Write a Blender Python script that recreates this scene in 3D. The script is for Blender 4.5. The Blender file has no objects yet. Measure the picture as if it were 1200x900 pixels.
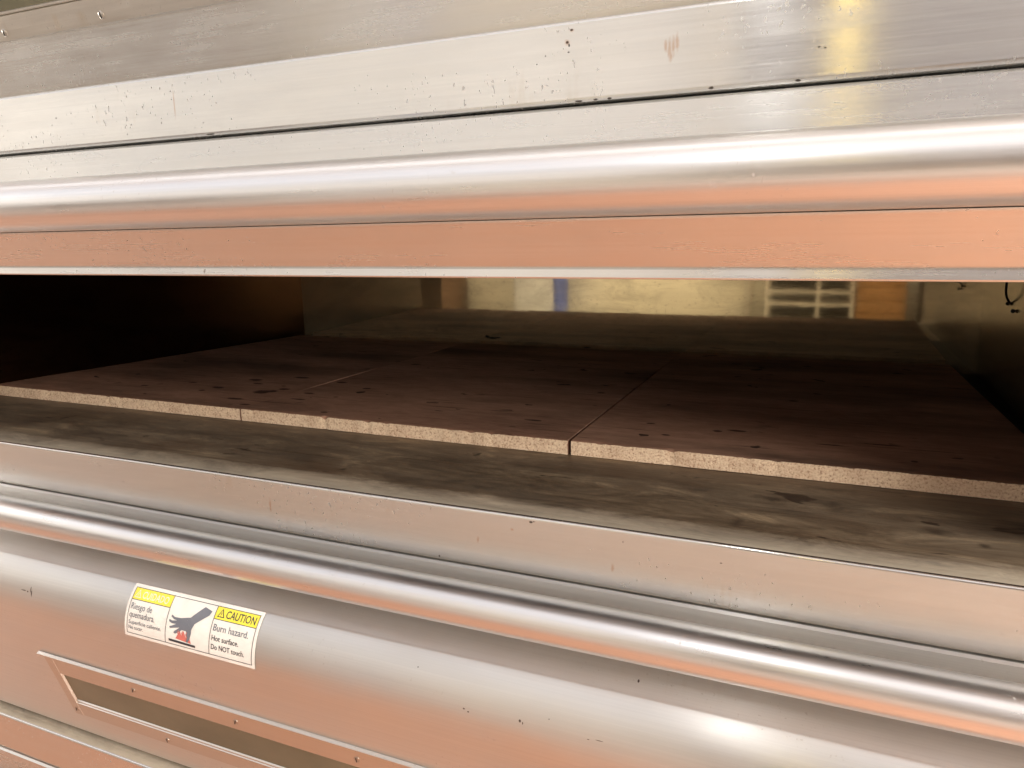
import bpy, bmesh, math, random
from mathutils import Matrix, Vector, noise
random.seed(4)
sc = bpy.context.scene
col = sc.collection
ZC = 1.40                      # camera height above the floor; profile coordinates are relative to the camera

# ------------------------------------------------------------------ node helpers
def mat(name):
    m = bpy.data.materials.new(name); m.use_nodes = True
    nt = m.node_tree; b = nt.nodes['Principled BSDF']
    return m, nt, b
def N(nt, kind, **kw):
    n = nt.nodes.new(kind)
    for k, v in kw.items():
        if k.startswith('i_'): n.inputs[k[2:].replace('_', ' ')].default_value = v
        else: setattr(n, k, v)
    return n
def coords(nt, scale, loc=(0, 0, 0), out='Object'):
    tc = N(nt, 'ShaderNodeTexCoord'); mp = N(nt, 'ShaderNodeMapping')
    mp.inputs['Scale'].default_value = scale; mp.inputs['Location'].default_value = loc
    nt.links.new(tc.outputs[out], mp.inputs['Vector']); return mp.outputs['Vector']
def noise_tex(nt, scale_vec, scale=1.0, detail=4, rough=.55, loc=(0, 0, 0), dist=0):
    n = N(nt, 'ShaderNodeTexNoise'); n.inputs['Scale'].default_value = scale
    n.inputs['Detail'].default_value = detail; n.inputs['Roughness'].default_value = rough
    n.inputs['Distortion'].default_value = dist
    nt.links.new(coords(nt, scale_vec, loc), n.inputs['Vector']); return n.outputs['Fac']
def ramp(nt, fac, stops):
    r = N(nt, 'ShaderNodeValToRGB'); e = r.color_ramp.elements
    while len(e) < len(stops): e.new(.5)
    for i, (p, c) in enumerate(stops):
        e[i].position = p; e[i].color = (*c, 1) if not isinstance(c, (int, float)) else (c, c, c, 1)
    nt.links.new(fac, r.inputs['Fac']); return r.outputs['Color']
def mix(nt, fac, a, b, mode='MIX'):
    m = N(nt, 'ShaderNodeMix', data_type='RGBA', blend_type=mode)
    for s, v in (('Factor', fac), ('A', a), ('B', b)):
        i = [q for q in m.inputs if q.name == s and (q.type == 'RGBA' if s != 'Factor' else q.type == 'VALUE')][0]
        if hasattr(v, 'is_linked') or hasattr(v, 'links'): nt.links.new(v, i)
        elif s == 'Factor': i.default_value = v
        else: i.default_value = (*v, 1)
    return [o for o in m.outputs if o.type == 'RGBA'][0]
def math_n(nt, op, a, b=0.0, clamp=False):
    m = N(nt, 'ShaderNodeMath', operation=op); m.use_clamp = clamp
    for i, v in enumerate((a, b)):
        if isinstance(v, (int, float)): m.inputs[i].default_value = v
        else: nt.links.new(v, m.inputs[i])
    return m.outputs[0]
def bump(nt, b, h, strength, dist):
    n = N(nt, 'ShaderNodeBump'); n.inputs['Strength'].default_value = strength; n.inputs['Distance'].default_value = dist
    nt.links.new(h, n.inputs['Height']); nt.links.new(n.outputs['Normal'], b.inputs['Normal'])

def spot_mask(nt, spots, plane='XZ', wobble=.5, soft=.25):
    """ragged elliptical marks at fixed places of the surface: spots are (x, z or y, half width, half height)"""
    tc = N(nt, 'ShaderNodeTexCoord'); nz = N(nt, 'ShaderNodeTexNoise')
    nz.inputs['Scale'].default_value = 260 if plane == 'XZ' else 90; nz.inputs['Detail'].default_value = 3
    nt.links.new(tc.outputs['Object'], nz.inputs['Vector'])
    rag = math_n(nt, 'MULTIPLY', math_n(nt, 'SUBTRACT', nz.outputs['Fac'], .5), wobble*3.2)
    best = None
    for (x, a, w, h) in spots:
        s_ = N(nt, 'ShaderNodeVectorMath', operation='SUBTRACT'); nt.links.new(tc.outputs['Object'], s_.inputs[0])
        s_.inputs[1].default_value = (x, 0, a+ZC) if plane == 'XZ' else (x, a, 0)
        d = N(nt, 'ShaderNodeVectorMath', operation='MULTIPLY'); nt.links.new(s_.outputs[0], d.inputs[0])
        d.inputs[1].default_value = (1/w, 0, 1/h) if plane == 'XZ' else (1/w, 1/h, 0)
        l = N(nt, 'ShaderNodeVectorMath', operation='LENGTH'); nt.links.new(d.outputs[0], l.inputs[0])
        best = l.outputs['Value'] if best is None else math_n(nt, 'MINIMUM', best, l.outputs['Value'])
    return ramp(nt, math_n(nt, 'MULTIPLY', math_n(nt, 'ADD', best, rag), .5), [(.5-soft*.5, 1.0), (.5+soft*.5, 0.0)])

def steel(name, base=(.72, .71, .685), rough=.17, aniso=.92, stain=.5, seed=0, brush=1.0, stain_col=(.30, .20, .11), dark=(), rust=()):
    m, nt, b = mat(name)
    b.inputs['Metallic'].default_value = 1
    streak = noise_tex(nt, (1.6, 420, 420), detail=3, rough=.7, loc=(seed, seed*2, 0))
    cloud = noise_tex(nt, (2.2, 9, 9), detail=5, loc=(seed*3, 0, seed))
    fine = noise_tex(nt, (9, 60, 60), detail=6, rough=.65, loc=(seed, 0, seed*4))
    speck = noise_tex(nt, (300, 300, 200), detail=2, rough=.5, loc=(seed, 5, seed))
    where = noise_tex(nt, (5, 14, 14), detail=3, loc=(seed*7, 2, 0))
    drip = noise_tex(nt, (60, 9, 9), detail=3, rough=.6, loc=(seed*2, 1, 3))
    c = ramp(nt, streak, [(.25, tuple(v*.94 for v in base)), (.75, tuple(min(v*1.03, 1) for v in base))])
    c = mix(nt, ramp(nt, cloud, [(.42, 0.0), (.75, .28*stain)]), c, tuple(a*k for a, k in zip(base, (.93, .84, .66))))
    sp = math_n(nt, 'MULTIPLY', ramp(nt, speck, [(.66, 0.0), (.71, 1.0)]), ramp(nt, where, [(.50, 0.0), (.62, 1.0)]))
    c = mix(nt, math_n(nt, 'MULTIPLY', sp, .32*stain), c, stain_col)
    dr = math_n(nt, 'MULTIPLY', ramp(nt, drip, [(.60, 0.0), (.72, 1.0)]), ramp(nt, where, [(.54, 0.0), (.68, 1.0)]))
    c = mix(nt, math_n(nt, 'MULTIPLY', dr, .38*stain), c, (.50, .36, .20))
    if rust: c = mix(nt, math_n(nt, 'MULTIPLY', spot_mask(nt, rust, soft=.5), .45), c, (.50, .27, .13))
    if dark:
        dm = spot_mask(nt, dark); c = mix(nt, math_n(nt, 'MULTIPLY', dm, .9), c, (.05, .03, .02))
    nt.links.new(c, b.inputs['Base Color'])
    r = math_n(nt, 'ADD', math_n(nt, 'MULTIPLY', fine, .16), rough - .08)
    r = math_n(nt, 'ADD', r, math_n(nt, 'MULTIPLY', streak, .06))
    hand = noise_tex(nt, (6, 22, 22), detail=5, rough=.6, loc=(seed, 9, 2), dist=.8)
    r = math_n(nt, 'ADD', r, ramp(nt, hand, [(.44, 0.0), (.80, .035)]))
    r = math_n(nt, 'ADD', r, math_n(nt, 'MULTIPLY', sp, .3), True)
    nt.links.new(r, b.inputs['Roughness'])
    b.inputs['Anisotropic'].default_value = aniso; b.inputs['Anisotropic Rotation'].default_value = .25
    if aniso:
        tg = N(nt, 'ShaderNodeTangent', direction_type='UV_MAP'); tg.uv_map = 'UVMap'
        nt.links.new(tg.outputs[0], b.inputs['Tangent'])
    h = math_n(nt, 'ADD', math_n(nt, 'MULTIPLY', streak, .6*brush), math_n(nt, 'MULTIPLY', fine, .5))
    bump(nt, b, h, .10, .001)
    return m

M = {}
R_ = random.uniform
M['steel'] = steel('brushed_steel', stain=.8, seed=1)
M['apron_top'] = steel('upper_apron_steel', stain=.6, seed=1,
    rust=[(-.128+dx, .150+dz, .0013, l) for dx, dz, l in ((0, 0, .007), (.003, .001, .006), (.006, .004, .006), (-.003, .002, .004), (.001, -.006, .004))]
        + [(-.2151, .1640, .0022, .0020), (-.2110, .1728, .0018, .0012), (-.668, .150, .0008, .012)],
    dark=[(-.2151, .1640, .0014, .0010), (-.2135, .1615, .0007, .0012), (-.2113, .1733, .0012, .0009), (-.2140, .1560, .0008, .0006), (-.235, .155, .0005, .0005), (-.0153, .1389, .0011, .0005), (-.0110, .1380, .0008, .0006), (-.858, .150, .0009, .0009), (-.0941, .1167, .0022, .0011), (-.0291, .1164, .0020, .0009), (-.205, .1158, .003, .0007), (-.19, .1160, .0022, .0008), (-.178, .1158, .0018, .0007), (-.62, .1160, .006, .0007)]
        + [(R_(-.84, -.60), .119+abs(random.gauss(0, .008)), R_(.0003, .0007), R_(.0003, .0011)) for k in range(8)])
M['apron_mid'] = steel('sill_apron_steel', stain=.8, seed=2,
    rust=[(-.3119, -.3015, .0012, .003), (-.17, -.309, .0012, .0035), (-.2736, -.2850, .0016, .0012), (-.58, -.300, .0015, .007)],
    dark=[(-.2533, -.2745, .0018, .0010), (-.2500, -.2737, .0008, .0006), (-.1601, -.2810, .0006, .0006), (-.3575, -.3270, .0009, .0011), (-.0703, -.2872, .0010, .0004), (-.82, -.30, .0006, .0007), (-.86, -.283, .0006, .0009)])
M['door_low'] = steel('lower_door_steel', rough=.28, stain=.45, seed=3,
    dark=[(-.9620, -.4510, .0045, .0006), (-.9540, -.4515, .0016, .0010), (-.9486, -.4480, .0007, .0035), (-.9465, -.4530, .0011, .0042), (-.2440, -.4540, .0010, .0012), (-.1756, -.4548, .0012, .0004), (-.165, -.4535, .0035, .0004), (-.3037, -.4560, .0014, .0008), (-.2990, -.4580, .0010, .0007), (-.2410, -.4555, .0006, .0013), (-.361, -.4300, .0006, .0005), (-.215, -.4460, .0005, .0005), (-.138, -.4080, .0009, .0008)])
M['door'] = steel('door_steel', rough=.22, stain=.45, seed=3)
M['tube'] = steel('handle_steel', base=(.76, .75, .74), rough=.27, aniso=.5, stain=.25, seed=6, brush=.7)
M['frame'] = steel('frame_steel', base=(.62, .58, .53), rough=.30, aniso=0, stain=.9, seed=8, stain_col=(.12, .08, .05))
M['edge'] = steel('hem_steel', base=(.72, .70, .67), rough=.3, aniso=.3, stain=.3, seed=9)

def simple(name, c, rough=.6, metal=0.0, spec=.5):
    m, nt, b = mat(name)
    v = noise_tex(nt, (40, 40, 40), detail=5)
    nt.links.new(ramp(nt, v, [(.3, tuple(x*.85 for x in c)), (.7, c)]), b.inputs['Base Color'])
    b.inputs['Roughness'].default_value = rough; b.inputs['Metallic'].default_value = metal
    b.inputs['Specular IOR Level'].default_value = spec
    return m
M['dark'] = simple('dark_gap', (.015, .012, .01), .9)
M['white'] = simple('label_white', (.82, .79, .74), .35)
M['yellow'] = simple('label_yellow', (.86, .74, .06), .35)
M['black'] = simple('label_black', (.035, .035, .045), .4)
M['grey_ink'] = simple('label_grey', (.16, .17, .20), .4)
M['red'] = simple('label_red', (.62, .17, .14), .4)
M['faded'] = simple('label_faded_ink', (.80, .78, .62), .4)
M['screw'] = steel('screw_steel', base=(.5, .46, .42), rough=.3, aniso=0, stain=.6, seed=4)
M['wire'] = simple('black_wire', (.01, .01, .01), .35)

# stone: sooty brown top, raw speckled edge
def stone_top(seed, spots):
    m, nt, b = mat('stone_top_baked')
    big = noise_tex(nt, (3, 7, 5), detail=6, rough=.6, loc=(seed, 0, 0))
    grain = noise_tex(nt, (35, 90, 60), detail=6, rough=.7)
    blot = noise_tex(nt, (24, 34, 20), detail=2, rough=.45, loc=(3, 1, 0), dist=.4)
    patch = noise_tex(nt, (4, 5, 4), detail=2, loc=(9, 0, 0))
    line = noise_tex(nt, (7, 130, 20), detail=3, rough=.6, loc=(2, 0, 0))
    c = ramp(nt, big, [(.3, (.20, .105, .070)), (.5, (.38, .215, .148)), (.72, (.54, .330, .235))])
    c = mix(nt, .45, c, ramp(nt, grain, [(.3, (.22, .115, .078)), (.7, (.52, .315, .225))]))
    c = mix(nt, math_n(nt, 'MULTIPLY', ramp(nt, line, [(.62, 0.0), (.70, 1.0)]), .6), c, (.06, .030, .022))
    sp = math_n(nt, 'MULTIPLY', ramp(nt, blot, [(.68, 0.0), (.70, 1.0)]), ramp(nt, patch, [(.45, 0.0), (.55, 1.0)]))
    c = mix(nt, math_n(nt, 'MULTIPLY', sp, .9), c, (.016, .007, .005))
    smoke = noise_tex(nt, (2.2, 8, 5), detail=6, rough=.6, loc=(seed*2, 4, 0))
    c = mix(nt, ramp(nt, smoke, [(.46, 0.0), (.70, .75)]), c, (.06, .034, .024))
    c = mix(nt, math_n(nt, 'MULTIPLY', spot_mask(nt, spots, 'XY', .35), .9), c, (.035, .014, .010))
    nt.links.new(c, b.inputs['Base Color'])
    b.inputs['Roughness'].default_value = .8; b.inputs['Specular IOR Level'].default_value = .25
    bump(nt, b, grain, .35, .002)
    return m
def stone_side():
    m, nt, b = mat('stone_raw_edge')
    g = noise_tex(nt, (420, 420, 420), detail=2, rough=.6)
    l = noise_tex(nt, (25, 25, 25), detail=4)
    c = ramp(nt, g, [(.30, (.40, .25, .17)), (.42, (.68, .50, .35)), (.62, (.82, .66, .48))])
    c = mix(nt, ramp(nt, l, [(.45, 0.0), (.75, .35)]), c, (.36, .21, .13))
    nt.links.new(c, b.inputs['Base Color']); b.inputs['Roughness'].default_value = .9
    bump(nt, b, g, .6, .0015)
    return m
ST = [stone_top(1, [(-.8415, .9253, .015, .013), (-.830, .934, .009, .007), (-.8469, .8677, .014, .005), (-.8000, .8400, .010, .004), (-.8218, .9541, .009, .006), (-.9417, .9284, .011, .006), (-.9283, 1.0061, .014, .008), (-.950, .9020, .006, .004), (-.900, .98, .009, .004), (-1.02, .95, .011, .004), (-.86, 1.05, .016, .006), (-1.08, .90, .007, .004)]),
      stone_top(5, [(-.7464, .896, .014, .0040), (-.7592, .9392, .010, .005), (-.7658, 1.0358, .010, .006), (-.6523, .8379, .006, .003), (-.70, .93, .004, .003), (-.3153, 1.099, .006, .004), (-.50, .90, .006, .002)]),
      stone_top(9, [(-.114, .9201, .006, .004), (-.0322, 1.1317, .007, .004), (.02, .90, .016, .0022), (.07, .92, .022, .0025), (-.20, .93, .006, .003), (-.17, .88, .005, .003), (.10, .86, .003, .003), (-.09, .93, .012, .004)])]
M['stone_side'] = stone_side()

def sill_mat():
    m, nt, b = mat('heat_stained_sill_steel')
    smear = noise_tex(nt, (9, 30, 20), detail=8, rough=.74, dist=.5)
    big = noise_tex(nt, (2.5, 8, 6), detail=4, loc=(4, 0, 0))
    streak = noise_tex(nt, (3, 380, 300), detail=3)
    blot = noise_tex(nt, (18, 40, 20), detail=3, loc=(11, 3, 0), dist=.6)
    c = ramp(nt, smear, [(.34, (.040, .024, .014)), (.46, (.105, .070, .042)), (.56, (.18, .130, .082)), (.70, (.38, .28, .17))])
    c = mix(nt, ramp(nt, big, [(.40, 0.0), (.70, .3)]), c, (.175, .145, .112))
    c = mix(nt, ramp(nt, noise_tex(nt, (4, 11, 8), detail=6, rough=.65, loc=(7, 1, 0)), [(.50, 0.0), (.66, .65)]), c, (.085, .045, .022))
    c = mix(nt, math_n(nt, 'MULTIPLY', ramp(nt, streak, [(.3, 0.0), (.8, 1.0)]), .25), c, (.30, .25, .19))
    c = mix(nt, math_n(nt, 'MULTIPLY', ramp(nt, blot, [(.66, 0.0), (.71, 1.0)]), .85), c, (.025, .013, .009))
    c = mix(nt, math_n(nt, 'MULTIPLY', spot_mask(nt, [(.1056, .7155, .0085, .0065), (.1397, .6963, .0035, .004), (-.8323, .8060, .014, .003), (-.8058, .8040, .010, .0025), (-.0359, .7496, .011, .006), (.0196, .7497, .007, .007), (.0721, .806, .014, .002), (-.062, .68, .004, .008), (-.28, .805, .004, .003), (.0157, .7938, .014, .003)], 'XY', .8, .9), .7), c, (.03, .018, .012))
    # the rim at the front edge (y between .645 and .67) is lighter
    sx = N(nt, 'ShaderNodeSeparateXYZ'); nt.links.new(coords(nt, (1, 1, 1)), sx.inputs[0])
    yy = math_n(nt, 'ADD', sx.outputs['Y'], math_n(nt, 'MULTIPLY', smear, -.035))
    rim = ramp(nt, math_n(nt, 'MULTIPLY', math_n(nt, 'SUBTRACT', yy, .60), 10), [(.22, 1.0), (.50, 0.0)])
    c = mix(nt, math_n(nt, 'MULTIPLY', rim, .75), c, (.56, .49, .39))
    nt.links.new(c, b.inputs['Base Color'])
    b.inputs['Metallic'].default_value = .2; b.inputs['Specular IOR Level'].default_value = .35
    nt.links.new(math_n(nt, 'ADD', math_n(nt, 'MULTIPLY', smear, .3), .32), b.inputs['Roughness'])
    bump(nt, b, math_n(nt, 'ADD', streak, smear), .12, .001)
    return m
M['sill'] = sill_mat()

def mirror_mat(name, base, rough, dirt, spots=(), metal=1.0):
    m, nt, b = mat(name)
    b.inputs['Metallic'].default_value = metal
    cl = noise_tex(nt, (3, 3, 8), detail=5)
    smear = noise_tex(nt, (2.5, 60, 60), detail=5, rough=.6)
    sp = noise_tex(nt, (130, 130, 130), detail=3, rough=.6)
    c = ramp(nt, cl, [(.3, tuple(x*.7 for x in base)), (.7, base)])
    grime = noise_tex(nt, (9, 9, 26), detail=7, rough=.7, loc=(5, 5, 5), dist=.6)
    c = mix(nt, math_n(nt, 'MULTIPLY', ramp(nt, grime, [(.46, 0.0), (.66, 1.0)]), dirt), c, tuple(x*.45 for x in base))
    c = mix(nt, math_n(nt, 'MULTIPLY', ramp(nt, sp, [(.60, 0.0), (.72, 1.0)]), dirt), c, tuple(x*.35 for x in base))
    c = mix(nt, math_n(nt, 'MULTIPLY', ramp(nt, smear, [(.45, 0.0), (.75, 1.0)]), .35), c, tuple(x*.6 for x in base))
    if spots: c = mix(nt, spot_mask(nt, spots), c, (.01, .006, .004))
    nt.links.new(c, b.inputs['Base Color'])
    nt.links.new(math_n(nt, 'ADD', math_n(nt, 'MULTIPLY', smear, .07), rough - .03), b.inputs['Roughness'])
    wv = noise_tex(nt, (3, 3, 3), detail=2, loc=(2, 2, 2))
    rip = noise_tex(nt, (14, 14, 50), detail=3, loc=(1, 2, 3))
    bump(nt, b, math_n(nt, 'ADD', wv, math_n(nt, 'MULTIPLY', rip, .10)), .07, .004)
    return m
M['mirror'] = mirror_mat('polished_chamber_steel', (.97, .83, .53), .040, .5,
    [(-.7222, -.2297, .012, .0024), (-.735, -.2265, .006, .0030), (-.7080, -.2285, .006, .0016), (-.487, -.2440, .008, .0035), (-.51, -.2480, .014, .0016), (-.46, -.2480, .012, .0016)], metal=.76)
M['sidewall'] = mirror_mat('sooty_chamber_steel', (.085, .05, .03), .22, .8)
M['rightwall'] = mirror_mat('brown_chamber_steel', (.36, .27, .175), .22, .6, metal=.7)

# ------------------------------------------------------------------ object helpers
def link(name, me, parent=None, mats=()):
    o = bpy.data.objects.new(name, me); col.objects.link(o)
    for m in mats: me.materials.append(m)
    if parent: o.parent = parent
    return o
def thing(name, label, cat, group=None, loc=(0, 0, 0)):
    o = bpy.data.objects.new(name, None); col.objects.link(o); o.location = loc
    o.empty_display_size = .05
    tag(o, label, cat, group); return o
def tag(o, label, cat, group=None):
    o['label'] = label; o['category'] = cat
    if group: o['group'] = group
def arc(cy, cz, r, a0, a1, n=24):
    """angles in degrees, 0 = towards the camera (-Y), 90 = up"""
    return [(cy - r*math.cos(math.radians(a0+(a1-a0)*i/n)), cz + r*math.sin(math.radians(a0+(a1-a0)*i/n))) for i in range(n+1)]
def smooth_edges(me, deg=28):
    for p in me.polygons: p.use_smooth = True
    bm = bmesh.new(); bm.from_mesh(me)
    for e in bm.edges:
        if len(e.link_faces) == 2 and e.calc_face_angle(0) > math.radians(deg): e.smooth = False
    bm.to_mesh(me); bm.free()
def extrude(name, prof, x0, x1, m, parent=None, closed=False, nx=1, deg=28, wob=0.0, mats=None, pick=None, caps=True):
    """profile [(y,z)] swept along X, with UVs (u along the length)"""
    bm = bmesh.new(); uv = bm.loops.layers.uv.new('UVMap')
    src = list(range(len(prof)-1)); new = [prof[0]]; idx = []
    for j, (a, b) in enumerate(zip(prof, prof[1:])):     # holding edges keep the flat faces flat under smooth shading
        d = math.hypot(b[0]-a[0], b[1]-a[1])
        ts = [min(.0008, d*.2)/d, 1-min(.0008, d*.2)/d, 1] if d > .006 else [1]
        for t_ in ts: new.append((a[0]+(b[0]-a[0])*t_, a[1]+(b[1]-a[1])*t_)); idx.append(j)
    prof = new
    if pick: pk = pick; pick = lambda j: pk(idx[j]) if j < len(idx) else 0
    L = [0]
    for a, b in zip(prof, prof[1:]): L.append(L[-1] + math.hypot(b[0]-a[0], b[1]-a[1]))
    rows = []
    for i in range(nx+1):
        x = x0 + (x1-x0)*i/nx
        row = []
        for (y, z) in prof:
            d = wob*noise.noise(Vector((x*2.3, y*9, z*9))) if wob else 0
            row.append(bm.verts.new((x, y + d, z + ZC + d*.5)))
        rows.append(row)
    n = len(prof); cnt = n if closed else n-1
    for i in range(nx):
        for j in range(cnt):
            k = (j+1) % n
            f = bm.faces.new((rows[i][j], rows[i][k], rows[i+1][k], rows[i+1][j]))
            us = (x0+(x1-x0)*i/nx, x0+(x1-x0)*(i+1)/nx)
            v0 = L[j]; v1 = L[k] if k else L[-1] + .02
            for l, t in zip(f.loops, ((us[0], v0), (us[0], v1), (us[1], v1), (us[1], v0))): l[uv].uv = t
            if pick: f.material_index = pick(j)
    if closed and caps:
        bm.faces.new(rows[0]); bm.faces.new(list(reversed(rows[-1])))
    me = bpy.data.meshes.new(name); bm.to_mesh(me); bm.free()
    smooth_edges(me, deg)
    return link(name, me, parent, mats or (m,))
def planar_uv(bm):
    uv = bm.loops.layers.uv.verify()
    for f in bm.faces:
        for l in f.loops: l[uv].uv = (l.vert.co.x + .002*l.vert.co.y, l.vert.co.y*.6+l.vert.co.z)
def box_bm(bm, x0, x1, y0, y1, z0, z1, rel=True):
    o = ZC if rel else 0
    vs = [bm.verts.new((x, y, z+o)) for x in (x0, x1) for y in (y0, y1) for z in (z0, z1)]
    for f in ((0, 1, 3, 2), (4, 6, 7, 5), (0, 4, 5, 1), (2, 3, 7, 6), (0, 2, 6, 4), (1, 5, 7, 3)):
        bm.faces.new([vs[i] for i in f])
    return vs
def box(name, x0, x1, y0, y1, z0, z1, m, parent=None, bev=0.0, rel=True, seg=2):
    bm = bmesh.new(); box_bm(bm, x0, x1, y0, y1, z0, z1, rel)
    bmesh.ops.recalc_face_normals(bm, faces=bm.faces)
    if bev: bmesh.ops.bevel(bm, geom=bm.edges[:], offset=bev, segments=seg, profile=.5, affect='EDGES')
    planar_uv(bm)
    me = bpy.data.meshes.new(name); bm.to_mesh(me); bm.free(); smooth_edges(me, 40)
    return link(name, me, parent, (m,))

XL, XR = -1.62, .50
YA = .635            # plane of the aprons (front of each deck's sill)
GRP = 'steel decks of one stacked pizza oven'
top_deck = thing('deck_oven', 'closed uppermost steel oven deck with the corner of its door window showing', 'pizza oven', GRP, (0, 1.1, ZC+.18))
mid_deck = thing('deck_oven', 'open steel oven deck with the stained sill and three baking stones inside', 'pizza oven', GRP, (0, 1.1, ZC-.27))
low_deck = thing('deck_oven', 'closed steel oven deck below, with a yellow caution label on its rounded door', 'pizza oven', GRP, (0, 1.1, ZC-.73))
bottom_deck = thing('deck_oven', 'lowest steel oven deck, only its front sill edge showing at the bottom left', 'pizza oven', GRP, (0, 1.1, ZC-1.0))
def keep(o):                      # parts are modelled in world space: undo the parent's offset
    o.matrix_parent_inverse = Matrix.Translation(-o.parent.location); return o

# ------------------------------------------------------------------ aprons / sills
def apron(parent, zt, zb, y=YA, back=.17, face='steel'):
    mats = (M[face], M['sill'])
    r = .0035
    prof = [(y+back+.3, zt+.010), (y+back, zt+.010), (y+.030, zt+.0045), (y+.012, zt+.0005)]
    ns = len(prof)
    prof += arc(y+r, zt-r, r, 78, 0, 6)
    prof += [(y, zb+.004), (y+.001, zb+.0012), (y+.004, zb), (y+.05, zb)]
    return keep(extrude('front_panel', prof, XL, XR, None, parent, nx=60, wob=.0009, mats=mats,
                        pick=lambda j: 1 if j < ns else 0))
apron(top_deck, .1816, .1139, face='apron_top')
sill = apron(mid_deck, -.2690, -.3319, face='apron_mid')
apron(low_deck, -.7245, -.7870, y=.6335)
# the deck under it: only the hem of its door shows
keep(extrude('door', [(.70, -.7895), (.640, -.7895), (.636, -.7905), (.6335, -.793), (.6335, -.83), (.60, -.86), (.60, -1.0), (.70, -1.0)], XL, XR, M['door'], bottom_deck, nx=30))

# ------------------------------------------------------------------ closed door (low deck), copied for the top deck
R_B = .07
BC = (.646, -.4696)
def closed_door(parent, dz, zhem=-.3330, zb=-.7165):
    lip = [(.70, zhem), (.642, zhem), (.6375, zhem-.0008), (.6350, zhem-.0030), (.6345, zhem-.008), (.6345, -.3945), (.6338, -.3965)]
    strip = [(.6320, -.3980), (.6020, -.4156)]
    bulge = arc(BC[0], BC[1], R_B, 50, -16.7, 40)
    t = bulge[-1]
    face = [(t[0]+.3*(t[1]-zb)*k, t[1]+(zb-t[1])*k) for k in (.15, .4, .7, .985)]
    prof = lip+strip+bulge+face+[(face[-1][0]+.004, zb), (.69, zb)]
    prof = [(y, z+dz) for y, z in prof]
    return keep(extrude('door', prof, XL, XR, M['door_low'] if not dz else M['door'], parent, nx=90, wob=.0011))
def face_pt(z):                    # y of the flat door face at height z (low door)
    t = arc(BC[0], BC[1], R_B, -16.7, -16.7, 1)[0]
    return t[0] + .3*(t[1]-z)
low_door = closed_door(low_deck, 0)
DZ = .912
top_door = closed_door(top_deck, DZ, zb=-.736)
def tube(cy, cz, r, parent, dz=0, name='handle'):
    prof = arc(cy, cz, r, 0, 352.5, 47)
    return keep(extrude(name, [(y, z+dz) for y, z in prof], XL+.03, XR-.03, M['tube'], parent, closed=True, nx=90, wob=.0003))
def sub(o, door):                  # make o a sub-part of the door (all at identity inside the deck)
    mw = o.matrix_parent_inverse.copy()
    o.parent = door
    o.matrix_parent_inverse = Matrix.Identity(4)
    o.matrix_basis = Matrix.Identity(4)
    return o
sub(tube(.6028, -.3575, .0222, low_deck), low_door)
sub(tube(.6028, -.3575, .0222, top_deck, DZ), top_door)

# ------------------------------------------------------------------ window frames
NV = Vector((0, -1, -.3)).normalized()     # outward normal of the door face
DV = Vector((0, .3, -1)).normalized()      # down along the face
def fp(x, z, off=0.0, dz=0.0):
    return Vector((x, face_pt(z), z)) + NV*off + Vector((0, 0, ZC+dz))
def bar(bm, a, b, w0, w1, t, dirw):
    """flat bar with chamfered top from point a to b; widths along dirw"""
    for sgn in (1,):
        pa = [a+dirw*w0, a+dirw*(w0+.0012)+NV*t, a+dirw*(w1-.0012)+NV*t, a+dirw*w1]
        pb = [p + (b-a) for p in pa]
        va = [bm.verts.new(p) for p in pa]; vb = [bm.verts.new(p) for p in pb]
        for i in range(4): bm.faces.new((va[i], va[(i+1) % 4], vb[(i+1) % 4], vb[i]))
        bm.faces.new(va); bm.faces.new(list(reversed(vb)))
ZO, ZI, ZJ, ZP = -.5598, -.5890, -.6440, -.6705     # outer top, inner top, inner bottom, outer bottom
XO, XI, XW = -.972, -.954, .30
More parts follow.
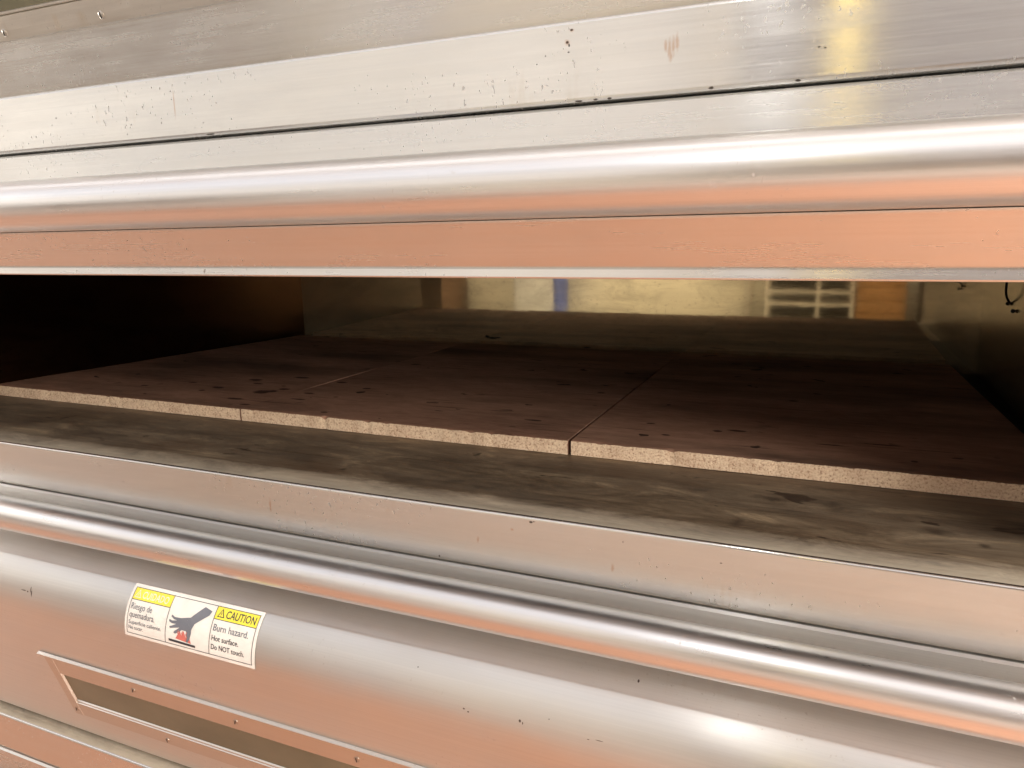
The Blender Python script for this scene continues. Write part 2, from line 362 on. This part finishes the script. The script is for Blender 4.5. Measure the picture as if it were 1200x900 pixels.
def window(parent, dz, screws):
    bm = bmesh.new()
    X = Vector((1, 0, 0)); S = 1.044
    top = fp(XO, ZO, 0, dz); bot = fp(XO, ZP, 0, dz)
    L = (XW-XO)*X
    bar(bm, top, top+L, 0, (ZO-ZI)*S, .0030, DV)
    bar(bm, bot, bot+L, -(ZJ-ZP)*S, 0, .0030, DV)
    # left and right stiles, proud by a hair
    for x0, x1 in ((XO, XI), (XW-.018, XW)):
        a = fp(x0, ZO, 0, dz)+DV*.0004; b = fp(x0, ZP, 0, dz)-DV*.0004
        bar(bm, a, b, 0, x1-x0, .0033, X)
    # thin folded flashing over the top bar, running a little past the corner
    a = fp(XO-.012, ZO+.0035, 0, dz)
    bar(bm, a, a+L+X*.012, 0, .0048, .0040, DV)
    # inner bead round the opening
    a = fp(XI, ZI, 0, dz); bar(bm, a+DV*-.0002, a+L-X*.036-DV*.0002, 0, .0030, .0018, DV)
    a = fp(XI, ZJ, 0, dz); bar(bm, a, a+L-X*.036, -.0042, .0002, .0022, DV)
    bmesh.ops.recalc_face_normals(bm, faces=bm.faces); planar_uv(bm)
    me = bpy.data.meshes.new('window_frame'); bm.to_mesh(me); bm.free(); smooth_edges(me, 20)
    fr = keep(link('window_frame', me, parent, (M['frame'],)))
    # pane
    bm = bmesh.new()
    q = [fp(XI-.002, ZI+.002, .0004, dz), fp(XW-.016, ZI+.002, .0004, dz), fp(XW-.016, ZJ-.002, .0004, dz), fp(XI-.002, ZJ-.002, .0004, dz)]
    back = [p - NV*.004 for p in q]
    v = [bm.verts.new(p) for p in q+back]
    for f in ((0, 1, 2, 3), (7, 6, 5, 4), (0, 4, 5, 1), (1, 5, 6, 2), (2, 6, 7, 3), (3, 7, 4, 0)): bm.faces.new([v[i] for i in f])
    bmesh.ops.recalc_face_normals(bm, faces=bm.faces)
    me = bpy.data.meshes.new('window_pane'); bm.to_mesh(me); bm.free()
    sub(link('window_pane', me, fr, (M['pane'],)), fr)
    for (x, z) in screws:
        bm = bmesh.new()
        r = .0042
        rings = [(r, 0), (r, .0004), (r*.8, .0009), (r*.45, .0012), (0.0004, .0013)]
        vs = []
        c0 = fp(x, z, .0029, dz); A = Vector((1, 0, 0)); B = DV
        for rr, hh in rings:
            vs.append([bm.verts.new(c0+A*rr*math.cos(t)+B*rr*math.sin(t)+NV*hh) for t in [k*math.pi/8 for k in range(16)]])
        for i in range(len(rings)-1):
            for k in range(16): bm.faces.new((vs[i][k], vs[i][(k+1) % 16], vs[i+1][(k+1) % 16], vs[i+1][k]))
        n0 = len(bm.faces)
        # slot, a dark inlaid sliver
        ang = random.uniform(.9, 2.2); u = A*math.cos(ang)+B*math.sin(ang); w = A*-math.sin(ang)+B*math.cos(ang)
        c1 = c0+NV*.00145
        f = bm.faces.new([bm.verts.new(c1+u*sx*.0036+w*sy*.0007) for sx, sy in ((-1, -1), (1, -1), (1, 1), (-1, 1))]); f.material_index = 1
        bmesh.ops.recalc_face_normals(bm, faces=[g for g in bm.faces if g is not f])
        planar_uv(bm)
        me = bpy.data.meshes.new('screw'); bm.to_mesh(me); bm.free(); smooth_edges(me, 50)
        sub(link('screw', me, fr, (M['screw'], M['dark'])), fr)
    return fr
m, nt, b = mat('oven_window_glass')
sm = noise_tex(nt, (6, 10, 10), detail=5)
nt.links.new(ramp(nt, sm, [(.3, (.085, .08, .05)), (.7, (.14, .125, .08))]), b.inputs['Base Color'])
b.inputs['Roughness'].default_value = .22; b.inputs['Specular IOR Level'].default_value = .45
M['pane'] = m
zt, zb_ = (ZO+ZI)/2, (ZJ+ZP)/2-.004
window(low_deck, 0, [(-.806, zt), (-.632, zt), (-.455, zt), (-.28, zt), (-.963, zb_+.002), (-.786, zb_), (-.61, zb_), (-.44, zb_)])
window(top_deck, DZ, [(-.918, zb_), (-.755, zb_), (-.59, zb_), (-.43, zb_), (-.26, zb_)])

# ------------------------------------------------------------------ the raised door of the open deck
UT = (.449, .0352, .0222)
def up_door():
    a = [(.66, .1130), (.643, .1130), (.6385, .1120), (.6360, .1095), (.6345, .078), (.60, .064), (.455, .048)]
    b = [(.470, .030), (.4560, .0140), (.4525, .0124), (.4530, .0108), (.4760, -.0182)]
    c = [(.4772, -.0194), (.4764, -.0204), (.4756, -.0256), (.4762, -.0266), (.4775, -.0268), (.4790, -.0262)]
    d = [(.486, -.016), (.500, .010), (.60, .035), (.66, .09)]
    return keep(extrude('door', a+b+c+d, XL, XR, M['door'], mid_deck, closed=True, nx=90, wob=.0009))
mid_door = up_door()
sub(tube(*UT, mid_deck), mid_door)

# ------------------------------------------------------------------ chamber of the open deck
YB = 1.576; XWL, XWR = -1.345, .268
def sheet(name, pts, m, parent, t=.002):
    """quad sheet with a little thickness behind it"""
    bm = bmesh.new(); uv = bm.loops.layers.uv.new('UVMap')
    P = [Vector(p)+Vector((0, 0, ZC)) for p in pts]
    n = (P[1]-P[0]).cross(P[2]-P[1]).normalized()
    v = [bm.verts.new(p) for p in P+[p-n*t for p in P]]
    for f in ((0, 1, 2, 3), (7, 6, 5, 4), (0, 4, 5, 1), (1, 5, 6, 2), (2, 6, 7, 3), (3, 7, 4, 0)): bm.faces.new([v[i] for i in f])
    me = bpy.data.meshes.new(name); bm.to_mesh(me); bm.free()
    return keep(link(name, me, parent, (m,)))
ZF = -.2610
sheet('back_wall', [(XWL+.05, YB, ZF), (XWR+.003, YB, ZF), (XWR+.003, YB, .03), (XWL+.05, YB, .03)], M['mirror'], mid_deck)
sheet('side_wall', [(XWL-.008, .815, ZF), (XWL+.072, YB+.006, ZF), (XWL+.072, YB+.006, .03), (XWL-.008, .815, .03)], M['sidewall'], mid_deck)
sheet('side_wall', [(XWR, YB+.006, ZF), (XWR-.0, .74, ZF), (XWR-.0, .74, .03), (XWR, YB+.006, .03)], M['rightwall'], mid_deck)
# jambs closing the opening left and right of the chamber
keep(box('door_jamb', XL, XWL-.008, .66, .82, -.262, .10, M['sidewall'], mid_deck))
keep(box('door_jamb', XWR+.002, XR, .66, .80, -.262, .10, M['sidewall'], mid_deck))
# ceiling and header
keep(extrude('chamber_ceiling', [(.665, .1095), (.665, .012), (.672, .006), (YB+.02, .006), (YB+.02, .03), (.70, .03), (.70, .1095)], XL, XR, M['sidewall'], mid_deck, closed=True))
# rear body so nothing is open behind
keep(extrude('body', [(.70, .60), (1.66, .60), (1.66, -1.0), (.70, -1.0), (.70, -.9), (1.64, -.9), (1.64, .58), (.70, .58)], XL, XR, M['steel'], mid_deck, closed=True))

# probe clip on the right wall: a bent black wire with two little fixings
def tube_path(pts, r, name, m, parent=None, n=10):
    cu = bpy.data.curves.new(name, 'CURVE'); cu.dimensions = '3D'; cu.bevel_depth = r; cu.bevel_resolution = 3
    sp = cu.splines.new('BEZIER'); sp.bezier_points.add(len(pts)-1)
    for bp, p in zip(sp.bezier_points, pts):
        bp.co = (p[0], p[1], p[2]+ZC); bp.handle_left_type = bp.handle_right_type = 'AUTO'
    tmp = bpy.data.objects.new('tmp', cu); col.objects.link(tmp)
    me = bpy.data.meshes.new_from_object(tmp.evaluated_get(bpy.context.evaluated_depsgraph_get()))
    bpy.data.objects.remove(tmp)
    for p in me.polygons: p.use_smooth = True
    return link(name, me, parent, (m,))
pr = keep(tube_path([(XWR-.012, 1.330, .006), (XWR-.014, 1.330, -.04), (XWR-.013, 1.332, -.075), (XWR-.010, 1.34, -.096), (XWR-.002, 1.352, -.108)], .0018, 'probe_wire', M['wire'], mid_deck))
for y, z in ((1.36, -.110), (1.32, -.118)):
    bm = bmesh.new(); bmesh.ops.create_uvsphere(bm, u_segments=12, v_segments=8, radius=.0032, matrix=Matrix.Translation((XWR-.003, y, z+ZC)))
    me = bpy.data.meshes.new('fixing'); bm.to_mesh(me); bm.free()
    for p in me.polygons: p.use_smooth = True
    sub(link('fixing', me, pr, (M['wire'],)), pr)

# ------------------------------------------------------------------ baking stones
stones = []
def stone(corners, label, seed):
    """corners: front-left, front-right, back-right, back-left (x,y)"""
    zt_, t = -.2400, .0185
    bm = bmesh.new(); nx, ny = 150, 40
    (a, b_, c, d) = [Vector((p[0], p[1], 0)) for p in corners]
    grid = []
    for j in range(ny+1):
        v = j/ny; v = v**1.6
        row = []
        for i in range(nx+1):
            u = i/nx
            p = (a*(1-u)+b_*u)*(1-v)+(d*(1-u)+c*u)*v
            z = zt_ + .0006*noise.noise(Vector((p.x*6+seed, p.y*6, 0)))
            row.append([p.x, p.y, z+ZC])
        grid.append(row)
    # chipped front arris: pull front rows down/back by noise
    for i in range(nx+1):
        x = grid[0][i][0]
        ch = max(0, noise.noise(Vector((x*70, seed, 3)))-.12)*.007 + max(0, noise.noise(Vector((x*260, seed, 9))))*.0016
        grid[0][i][2] -= .0009 + ch*.8; grid[0][i][1] += ch*.4
        grid[1][i][1] += .003
    def V(p): return bm.verts.new(p)
    vg = [[V(p) for p in row] for row in grid]
    for j in range(ny):
        for i in range(nx): bm.faces.new((vg[j][i], vg[j][i+1], vg[j+1][i+1], vg[j+1][i]))
    # side skirts
    loop = [vg[0][i] for i in range(nx+1)] + [vg[j][nx] for j in range(1, ny+1)] + [vg[ny][i] for i in range(nx-1, -1, -1)] + [vg[j][0] for j in range(ny-1, 0, -1)]
    mid = []
    low = []
    for v in loop:
        x, y, _ = v.co
        o = .0008*noise.noise(Vector((x*90, y*90, seed)))
        mid.append(V((x, y-abs(o)-.0004, zt_-.008+ZC))); low.append(V((x, y, zt_-t+ZC)))
    n = len(loop); side = []
    for k in range(n):
        q = (k+1) % n
        side.append(bm.faces.new((loop[q], loop[k], mid[k], mid[q]))); side.append(bm.faces.new((mid[q], mid[k], low[k], low[q])))
    side.append(bm.faces.new(list(low)))
    bmesh.ops.recalc_face_normals(bm, faces=bm.faces)
    for f in side: f.material_index = 1 if f.normal.y < -.6 else 0
    me = bpy.data.meshes.new('baking_stone'); bm.to_mesh(me); bm.free()
    for p in me.polygons: p.use_smooth = True
    smooth_edges(me, 40)
    o = link('baking_stone', me, None, (ST[len(stones)], M['stone_side']))
    tag(o, label, 'baking stone', 'baking stones side by side in the open deck')
    stones.append(o); return o
stone([(-1.350, .8155), (-.7885, .8155), (-.783, 1.550), (-1.268, 1.550)], 'leftmost brown baking stone with dark oval burn spots, against the dark side wall', 1)
stone([(-.7865, .8158), (-.2762, .8158), (-.2728, 1.550), (-.781, 1.550)], 'middle brown baking stone between the two seams, paler along its front', 5)
stone([(-.2720, .8165), (.236, .8165), (.222, 1.550), (-.2716, 1.550)], 'rightmost dark baking stone beside the black gap at the chamber wall', 9)
# dark chamber floor under the stones
sheet('chamber_floor', [(XL, .80, -.2605), (XR, .80, -.2605), (XR, YB+.01, -.2605), (XL, YB+.01, -.2605)], M['dark'], mid_deck, t=.01)

# ------------------------------------------------------------------ caution label on the bulge of the low door
LX0, LX1 = -.772, -.567; LW = LX1-LX0; LH = .0640; A0 = 49.3
def lab(u, v, off):
    """u metres from left, v metres down from the top of the label"""
    a = math.radians(A0) - v/R_B
    r = R_B + .0007 + off
    skew = .0
    x = LX0+u
    wob = .0011*noise.noise(Vector((x*2.3, (BC[0]-R_B)*9, BC[1]*9)))
    return (x + skew*v, BC[0]-r*math.cos(a)+wob, BC[1]+r*math.sin(a)+ZC+wob*.5)
lbm = bmesh.new(); lmats = [M['white'], M['yellow'], M['black'], M['grey_ink'], M['red'], M['faded']]
def lrect(u0, v0, u1, v1, off, mi):
    nv = max(1, int(math.ceil((v1-v0)/.003))); nu = max(1, int(math.ceil((u1-u0)/.02)))
    g = [[lbm.verts.new(lab(u0+(u1-u0)*i/nu, v0+(v1-v0)*j/nv, off)) for i in range(nu+1)] for j in range(nv+1)]
    for j in range(nv):
        for i in range(nu):
            f = lbm.faces.new((g[j][i], g[j+1][i], g[j+1][i+1], g[j][i+1])); f.material_index = mi
def lpoly(pts, off, mi):
    tb = bmesh.new(); tb.faces.new([tb.verts.new((u, v, 0)) for u, v in pts])
    k = 0.0
    while k < LH:
        bmesh.ops.bisect_plane(tb, geom=tb.verts[:]+tb.edges[:]+tb.faces[:], plane_co=(0, k, 0), plane_no=(0, 1, 0)); k += .0025
    bmesh.ops.triangulate(tb, faces=tb.faces[:])
    mp = {q: lbm.verts.new(lab(q.co.x, q.co.y, off)) for q in tb.verts}
    for g in tb.faces:
        f = lbm.faces.new([mp[q] for q in g.verts]); f.material_index = mi
    tb.free()
def ltext(s, u, v, h, off, mi, width=None, shear=0.0, bold=0.0):
    cu = bpy.data.curves.new('t', 'FONT'); cu.body = s; cu.size = 1; cu.shear = shear; cu.offset = bold; cu.resolution_u = 3
    tmp = bpy.data.objects.new('t', cu); col.objects.link(tmp)
    me = bpy.data.meshes.new_from_object(tmp.evaluated_get(bpy.context.evaluated_depsgraph_get()))
    bpy.data.objects.remove(tmp)
    xs = [q.co.x for q in me.vertices]; ys = [q.co.y for q in me.vertices]
    sx = h if width is None else width/(max(xs)-min(xs))
    x0 = min(xs)
    vs = [lbm.verts.new(lab(u+(q.co.x-x0)*sx, v-q.co.y*h, off)) for q in me.vertices]
    for p in me.polygons:
        try: f = lbm.faces.new([vs[i] for i in p.vertices]); f.material_index = mi
        except ValueError: pass
    bpy.data.meshes.remove(me)
O1, O2, O3 = .00022, .00040, .00058
lrect(0, 0, LW, LH, 0, 0)
B = .0042; t = .0007
c1, c2 = .068, .137           # column lines
for (u0, v0, u1, v1) in ((B, B, LW-B, B+t), (B, LH-B-t, LW-B, LH-B), (B, B+t, B+t, LH-B-t), (LW-B-t, B+t, LW-B, LH-B-t), (c1, B+t, c1+t, LH-B-t), (c2, B+t, c2+t, LH-B-t)):
    lrect(u0, v0, max(u1, u0+t), v1, O2, 2)
HH = .0185
lrect(B+t, B+t, c1, HH, O1, 1); lrect(c2+t, B+t, LW-B-t, HH, O1, 1)
lrect(B+t, HH, c1, HH+t, O2, 2); lrect(c2+t, HH, LW-B-t, HH+t, O2, 2)
def warn(u, v, s, mi):
    lpoly([(u, v), (u+s*1.1, v), (u+s*.55, v-s)], O2, mi)
    lpoly([(u+s*.17, v-s*.09), (u+s*.93, v-s*.09), (u+s*.55, v-s*.80)], O3, 1)
    lrect(u+s*.51, v-s*.58, u+s*.59, v-s*.28, O3+.0001, mi); lrect(u+s*.51, v-s*.22, u+s*.59, v-s*.13, O3+.0001, mi)
warn(c2+.004, HH-.0022, .0098, 2)
ltext('CAUTION', c2+.0165, HH-.0026, .0122, O2, 2, width=.0435, bold=.012)
warn(B+.003, HH-.0022, .0098, 5)
ltext('CUIDADO', B+.0155, HH-.0026, .0118, O2, 5, width=.043, bold=.012)
ltext('Burn hazard.', c2+.0035, .0315, .0108, O2, 3, width=.052, bold=.004)
ltext('Hot surface.', c2+.0035, .0425, .0086, O2, 2, width=.040, bold=.008)
ltext('Do NOT touch.', c2+.0035, .0525, .0086, O2, 2, width=.049, bold=.008)
ltext('Riesgo de', B+.003, .0300, .0106, O2, 3, width=.035, bold=.002)
ltext('quemadura.', B+.003, .0395, .0106, O2, 3, width=.042, bold=.004)
ltext('Superficie caliente.', B+.003, .0475, .0066, O2, 3, width=.054, bold=.006)
ltext('No tocar.', B+.003, .0540, .0066, O2, 3, width=.024, bold=.006)
# pictogram: a hand reaching down to a hot plate
def P(pts, mi, off=O2): lpoly([(c1+x*.001, y*.001) for x, y in pts], off, mi)
P([(52, 9), (64, 12), (62, 17), (44, 30), (41, 36), (31, 29), (36, 24)], 3)               # forearm
P([(36, 24), (31, 29), (41, 36), (40, 40), (24, 40), (17, 34), (22, 27)], 3, O2+.00003)    # palm
P([(22, 27), (12, 27.5), (7, 25.5), (6.4, 27.6), (11, 30), (20, 31)], 3)
P([(20, 30), (9, 32), (4.5, 31), (4.5, 33.4), (9, 35), (19, 34.5)], 3, O2+.00006)
P([(18.5, 33.5), (9, 38), (6, 39), (7.5, 41), (11, 40), (21, 38)], 3)
P([(22, 38), (15, 43), (13.5, 45), (16, 46), (19, 44.5), (27, 39.5)], 3, O2+.00006)
P([(40, 35.5), (41, 41), (39, 49), (36, 53), (33.8, 52.5), (34, 48), (33, 39)], 3, O2+.00009)
P([(17, 51.5), (23, 41), (26, 46.5), (29, 40.5), (35, 51), (39, 48), (41.5, 53.5)], 4, O1)
for k in range(3):
    x = 20+k*6.5
    P([(x, 50), (x+1.2, 47), (x-.4, 44), (x+1, 41), (x+2, 41), (x+.8, 44), (x+2.4, 47), (x+1.2, 50)], 4, O3)
P([(6, 53.2), (48, 54.2), (48, 57.0), (6, 56.0)], 2)
me = bpy.data.meshes.new('warning_label'); lbm.to_mesh(me); lbm.free()
o = link('warning_label', me, low_door, lmats); sub(o, low_door)

# ------------------------------------------------------------------ the room the steel reflects
def struct(name, me_pts, m, t=.05):
    bm = bmesh.new()
    bm.faces.new([bm.verts.new(p) for p in me_pts])
    me = bpy.data.meshes.new(name); bm.to_mesh(me); bm.free()
    o = link(name, me, None, (m,)); o['kind'] = 'structure'; return o
def floor_mat():
    m, nt, b = mat('terracotta_floor_tiles')
    br = N(nt, 'ShaderNodeTexBrick'); br.offset = 0
    br.inputs['Color1'].default_value = (.61, .31, .19, 1); br.inputs['Color2'].default_value = (.55, .27, .165, 1)
    br.inputs['Mortar'].default_value = (.42, .25, .17, 1); br.inputs['Scale'].default_value = 1
    br.inputs['Brick Width'].default_value = .2; br.inputs['Row Height'].default_value = .2; br.inputs['Mortar Size'].default_value = .006
    nt.links.new(coords(nt, (1, 1, 1)), br.inputs['Vector'])
    n = noise_tex(nt, (3, 3, 3), detail=5)
    nt.links.new(mix(nt, ramp(nt, n, [(.4, 0.0), (.8, .4)]), br.outputs['Color'], (.45, .21, .12)), b.inputs['Base Color'])
    b.inputs['Roughness'].default_value = .55
    return m
M['floor'] = floor_mat()
M['paint'] = simple('cream_wall_paint', (.80, .74, .63), .7)
M['ceil'] = simple('ceiling_paint', (.80, .77, .72), .8)
YW = -1.75
struct('floor', [(-8, YW-.2, 0), (5, YW-.2, 0), (5, 3, 0), (-8, 3, 0)], M['floor'])
m, nt, b = mat('wall_dimmed_above')  # upper wall colour darkened to dim what the upper aprons reflect
sx = N(nt, 'ShaderNodeSeparateXYZ'); nt.links.new(coords(nt, (1, 1, 1)), sx.inputs[0])
nt.links.new(mix(nt, math_n(nt, 'GREATER_THAN', sx.outputs['Z'], ZC-.08), (.88, .82, .68), (.50, .47, .43)), b.inputs['Base Color'])
b.inputs['Roughness'].default_value = .7; M['wall2'] = m
struct('wall', [(5, YW, 0), (-8, YW, 0), (-8, YW, 2.75), (5, YW, 2.75)], M['wall2'])
struct('ceiling', [(-8, YW, 2.75), (5, YW, 2.75), (5, 3, 2.75), (-8, 3, 2.75)], M['ceil'])

# things standing opposite the oven, seen only as reflections; counter and grey board shaped for theirs
M['sack'] = simple('white_flour_sack', (.80, .80, .80), .5)
M['blue'] = simple('blue_sack_print', (.10, .14, .42), .5)
M['cardboard'] = simple('orange_brown_card', (.55, .30, .12), .8)
M['shelf'] = simple('dark_shelf_metal', (.05, .045, .04), .5)
M['cabinet'] = simple('dark_brown_cabinet', (.12, .065, .035), .5)
M['panel'] = simple('whitened_counter_panel', (.90, .92, .90), .5)
M['bench'] = simple('pale_bench_top', (.74, .68, .58), .5)
YF = YW+.02
bench = thing('work_counter', 'unseen pale work counter opposite the oven, brought forward for the pale reflection in the steel', 'counter', None, (-.8, YF+.2, 0))
keep(box('counter_top', -7.4, 2.6, YF, -.98, -.56, -.52, M['bench'], bench, .004))
keep(box('front_panel', -7.38, 2.58, YF+.01, -1.00, -ZC+.04, -.561, M['panel'], bench, .004))  # front whitened and brought forward to reflect pale in the lower steel
sack = box('flour_sack', -1.98, -1.64, YF+.02, YF+.22, -.519, -.20, M['sack'], None, .04, seg=4)
tag(sack, 'white flour sack on the bench, reflected in the oven back wall', 'sack')
keep_ = box('printed_band', -1.70, -1.637, YF+.018, YF+.222, -.505, -.21, M['blue'], sack, .03, seg=4)
rack = thing('wire_rack', 'dark rack of shelves reflected at the right of the oven back wall', 'rack', None, (-.08, YF+.2, ZC-.519))
for z in (-.505, -.40, -.33, -.24): keep(box('shelf', -.32, .15, YF+.05, YF+.33, z, z+.012, M['bench'], rack))
for x in (-.32, -.04, .14):
    for y in (YF+.05, YF+.32): keep(box('post', x, x+.014, y, y+.012, -.518, -.1, M['bench'], rack))
keep(box('back_panel', -.325, .155, YF+.03, YF+.045, -.518, -.1, M['shelf'], rack))
cr = thing('cardboard_box', 'orange brown cardboard box reflected at the right of the oven back wall', 'box', None, (.30, YF+.2, ZC-.519))
for k in range(4): keep(box('carton_side', .172, .42, YF+.03, YF+.25, -.518+k*.075, -.518+k*.075+.070, M['cardboard'], cr, .004))
cb = box('brown_cabinet', .50, 2.4, YF+.02, YF+.5, -.518, .2, M['cabinet'], None, .01); tag(cb, 'dark brown cabinet reflected at the far right of the oven back wall', 'cabinet')
cb = box('brown_cabinet', -6.0, -2.42, YF+.02, YF+.45, -.518, .05, M['cabinet'], None, .01); tag(cb, 'long dark brown cabinet reflected in the left half of the oven back wall', 'cabinet')
wb = box('added_grey_board', -.34, 2.5, YF-.019, YF+.01, .05, 1.3, simple('added_board_face', (.34, .33, .34), .6), None, .004); tag(wb, 'unseen grey board added to darken the reflection at the right of the steel', 'board')  # board added out of view to darken the right-hand steel reflections
pl = box('downpipe', -.47, -.42, YF+.0, YF+.05, -.518, 1.5, M['bench'], None, .01); tag(pl, 'pale pipe up the wall, reflected beside the rack in the oven back wall', 'pipe')

# ------------------------------------------------------------------ lamps and added fill lights
def area(name, loc, target, sx, sy, power, colr):
    l = bpy.data.lights.new(name, 'AREA'); l.shape = 'RECTANGLE'; l.size = sx; l.size_y = sy; l.energy = power; l.color = colr
    o = bpy.data.objects.new(name, l); col.objects.link(o); o.location = (loc[0], loc[1], loc[2]+ZC)
    d = Vector(target)-Vector(loc); o.rotation_euler = d.to_track_quat('-Z', 'Y').to_euler(); return o
area('added_fill', (-2.9, YW+.03, .62), (-2.9, 1, .50), 3.8, .95, 6.4, (1.0, .96, .89))  # added panel of light on the wall, brightens stones and left aprons
area('added_fill', (-.68, YW+.03, .62), (-.68, 1, .50), .62, .95, .95, (1.0, .96, .90))  # added dimmer panel, softens the edge of the bright reflection
area('added_fill', (2.7, -.95, .50), (-.5, .9, -.25), 1.4, 1.0, 88, (1.0, .93, .83))  # added from the right to brighten the stones, outside the steel's reflections
area('added_fill', (2.5, -.5, 1.10), (-1.3, -.4, -1.4), 1.5, 1.2, 125, (1.0, .95, .88))  # added high on the right to light the reflected floor
area('added_fill', (-5.4, -.3, 1.10), (-1.5, -.4, -1.4), 1.5, 1.2, 75, (1.0, .95, .88))  # added on the left, out of the reflections, to brighten the floor
area('overhead_light', (-2.3, -.90, 1.32), (-2.3, -.90, 0), 6.2, 1.6, 22.5, (.62, .80, 1.0))
area('overhead_light', (-1.8, .36, 1.30), (-1.8, .36, 0), 5.0, .2, 7, (.86, .93, 1.0))  # added strip above the oven front to light floor and counter
area('overhead_light', (-.19, -.85, 1.20), (-.10, .3, 0), .09, .14, 1.5, (1, .98, .95))
area('wall_lamp', (.01, YW+.14, .75), (.0, .6, .1),   .022, .80, .42, (1, .72, .16))
w = bpy.data.worlds.new('World'); sc.world = w; w.use_nodes = True
w.node_tree.nodes['Background'].inputs[0].default_value = (1, .88, .74, 1); w.node_tree.nodes['Background'].inputs[1].default_value = .45

# ------------------------------------------------------------------ camera
cam = bpy.data.cameras.new('Camera'); co = bpy.data.objects.new('Camera', cam); col.objects.link(co)
R = Matrix(((0.92065854, -0.06242514, 0.38534525), (0.39009626, 0.18400767, -0.90220069), (-0.01458648, 0.98094051, 0.19376005)))
co.matrix_world = Matrix.Translation((0, 0, ZC)) @ R.to_4x4()
cam.sensor_width = 36; cam.lens = 25.741; cam.clip_start = .01; cam.clip_end = 100
sc.camera = co
sc.view_settings.view_transform = 'Standard'; sc.view_settings.look = 'None'; sc.view_settings.exposure = .22
sc.cycles.max_bounces = 10; sc.cycles.glossy_bounces = 6
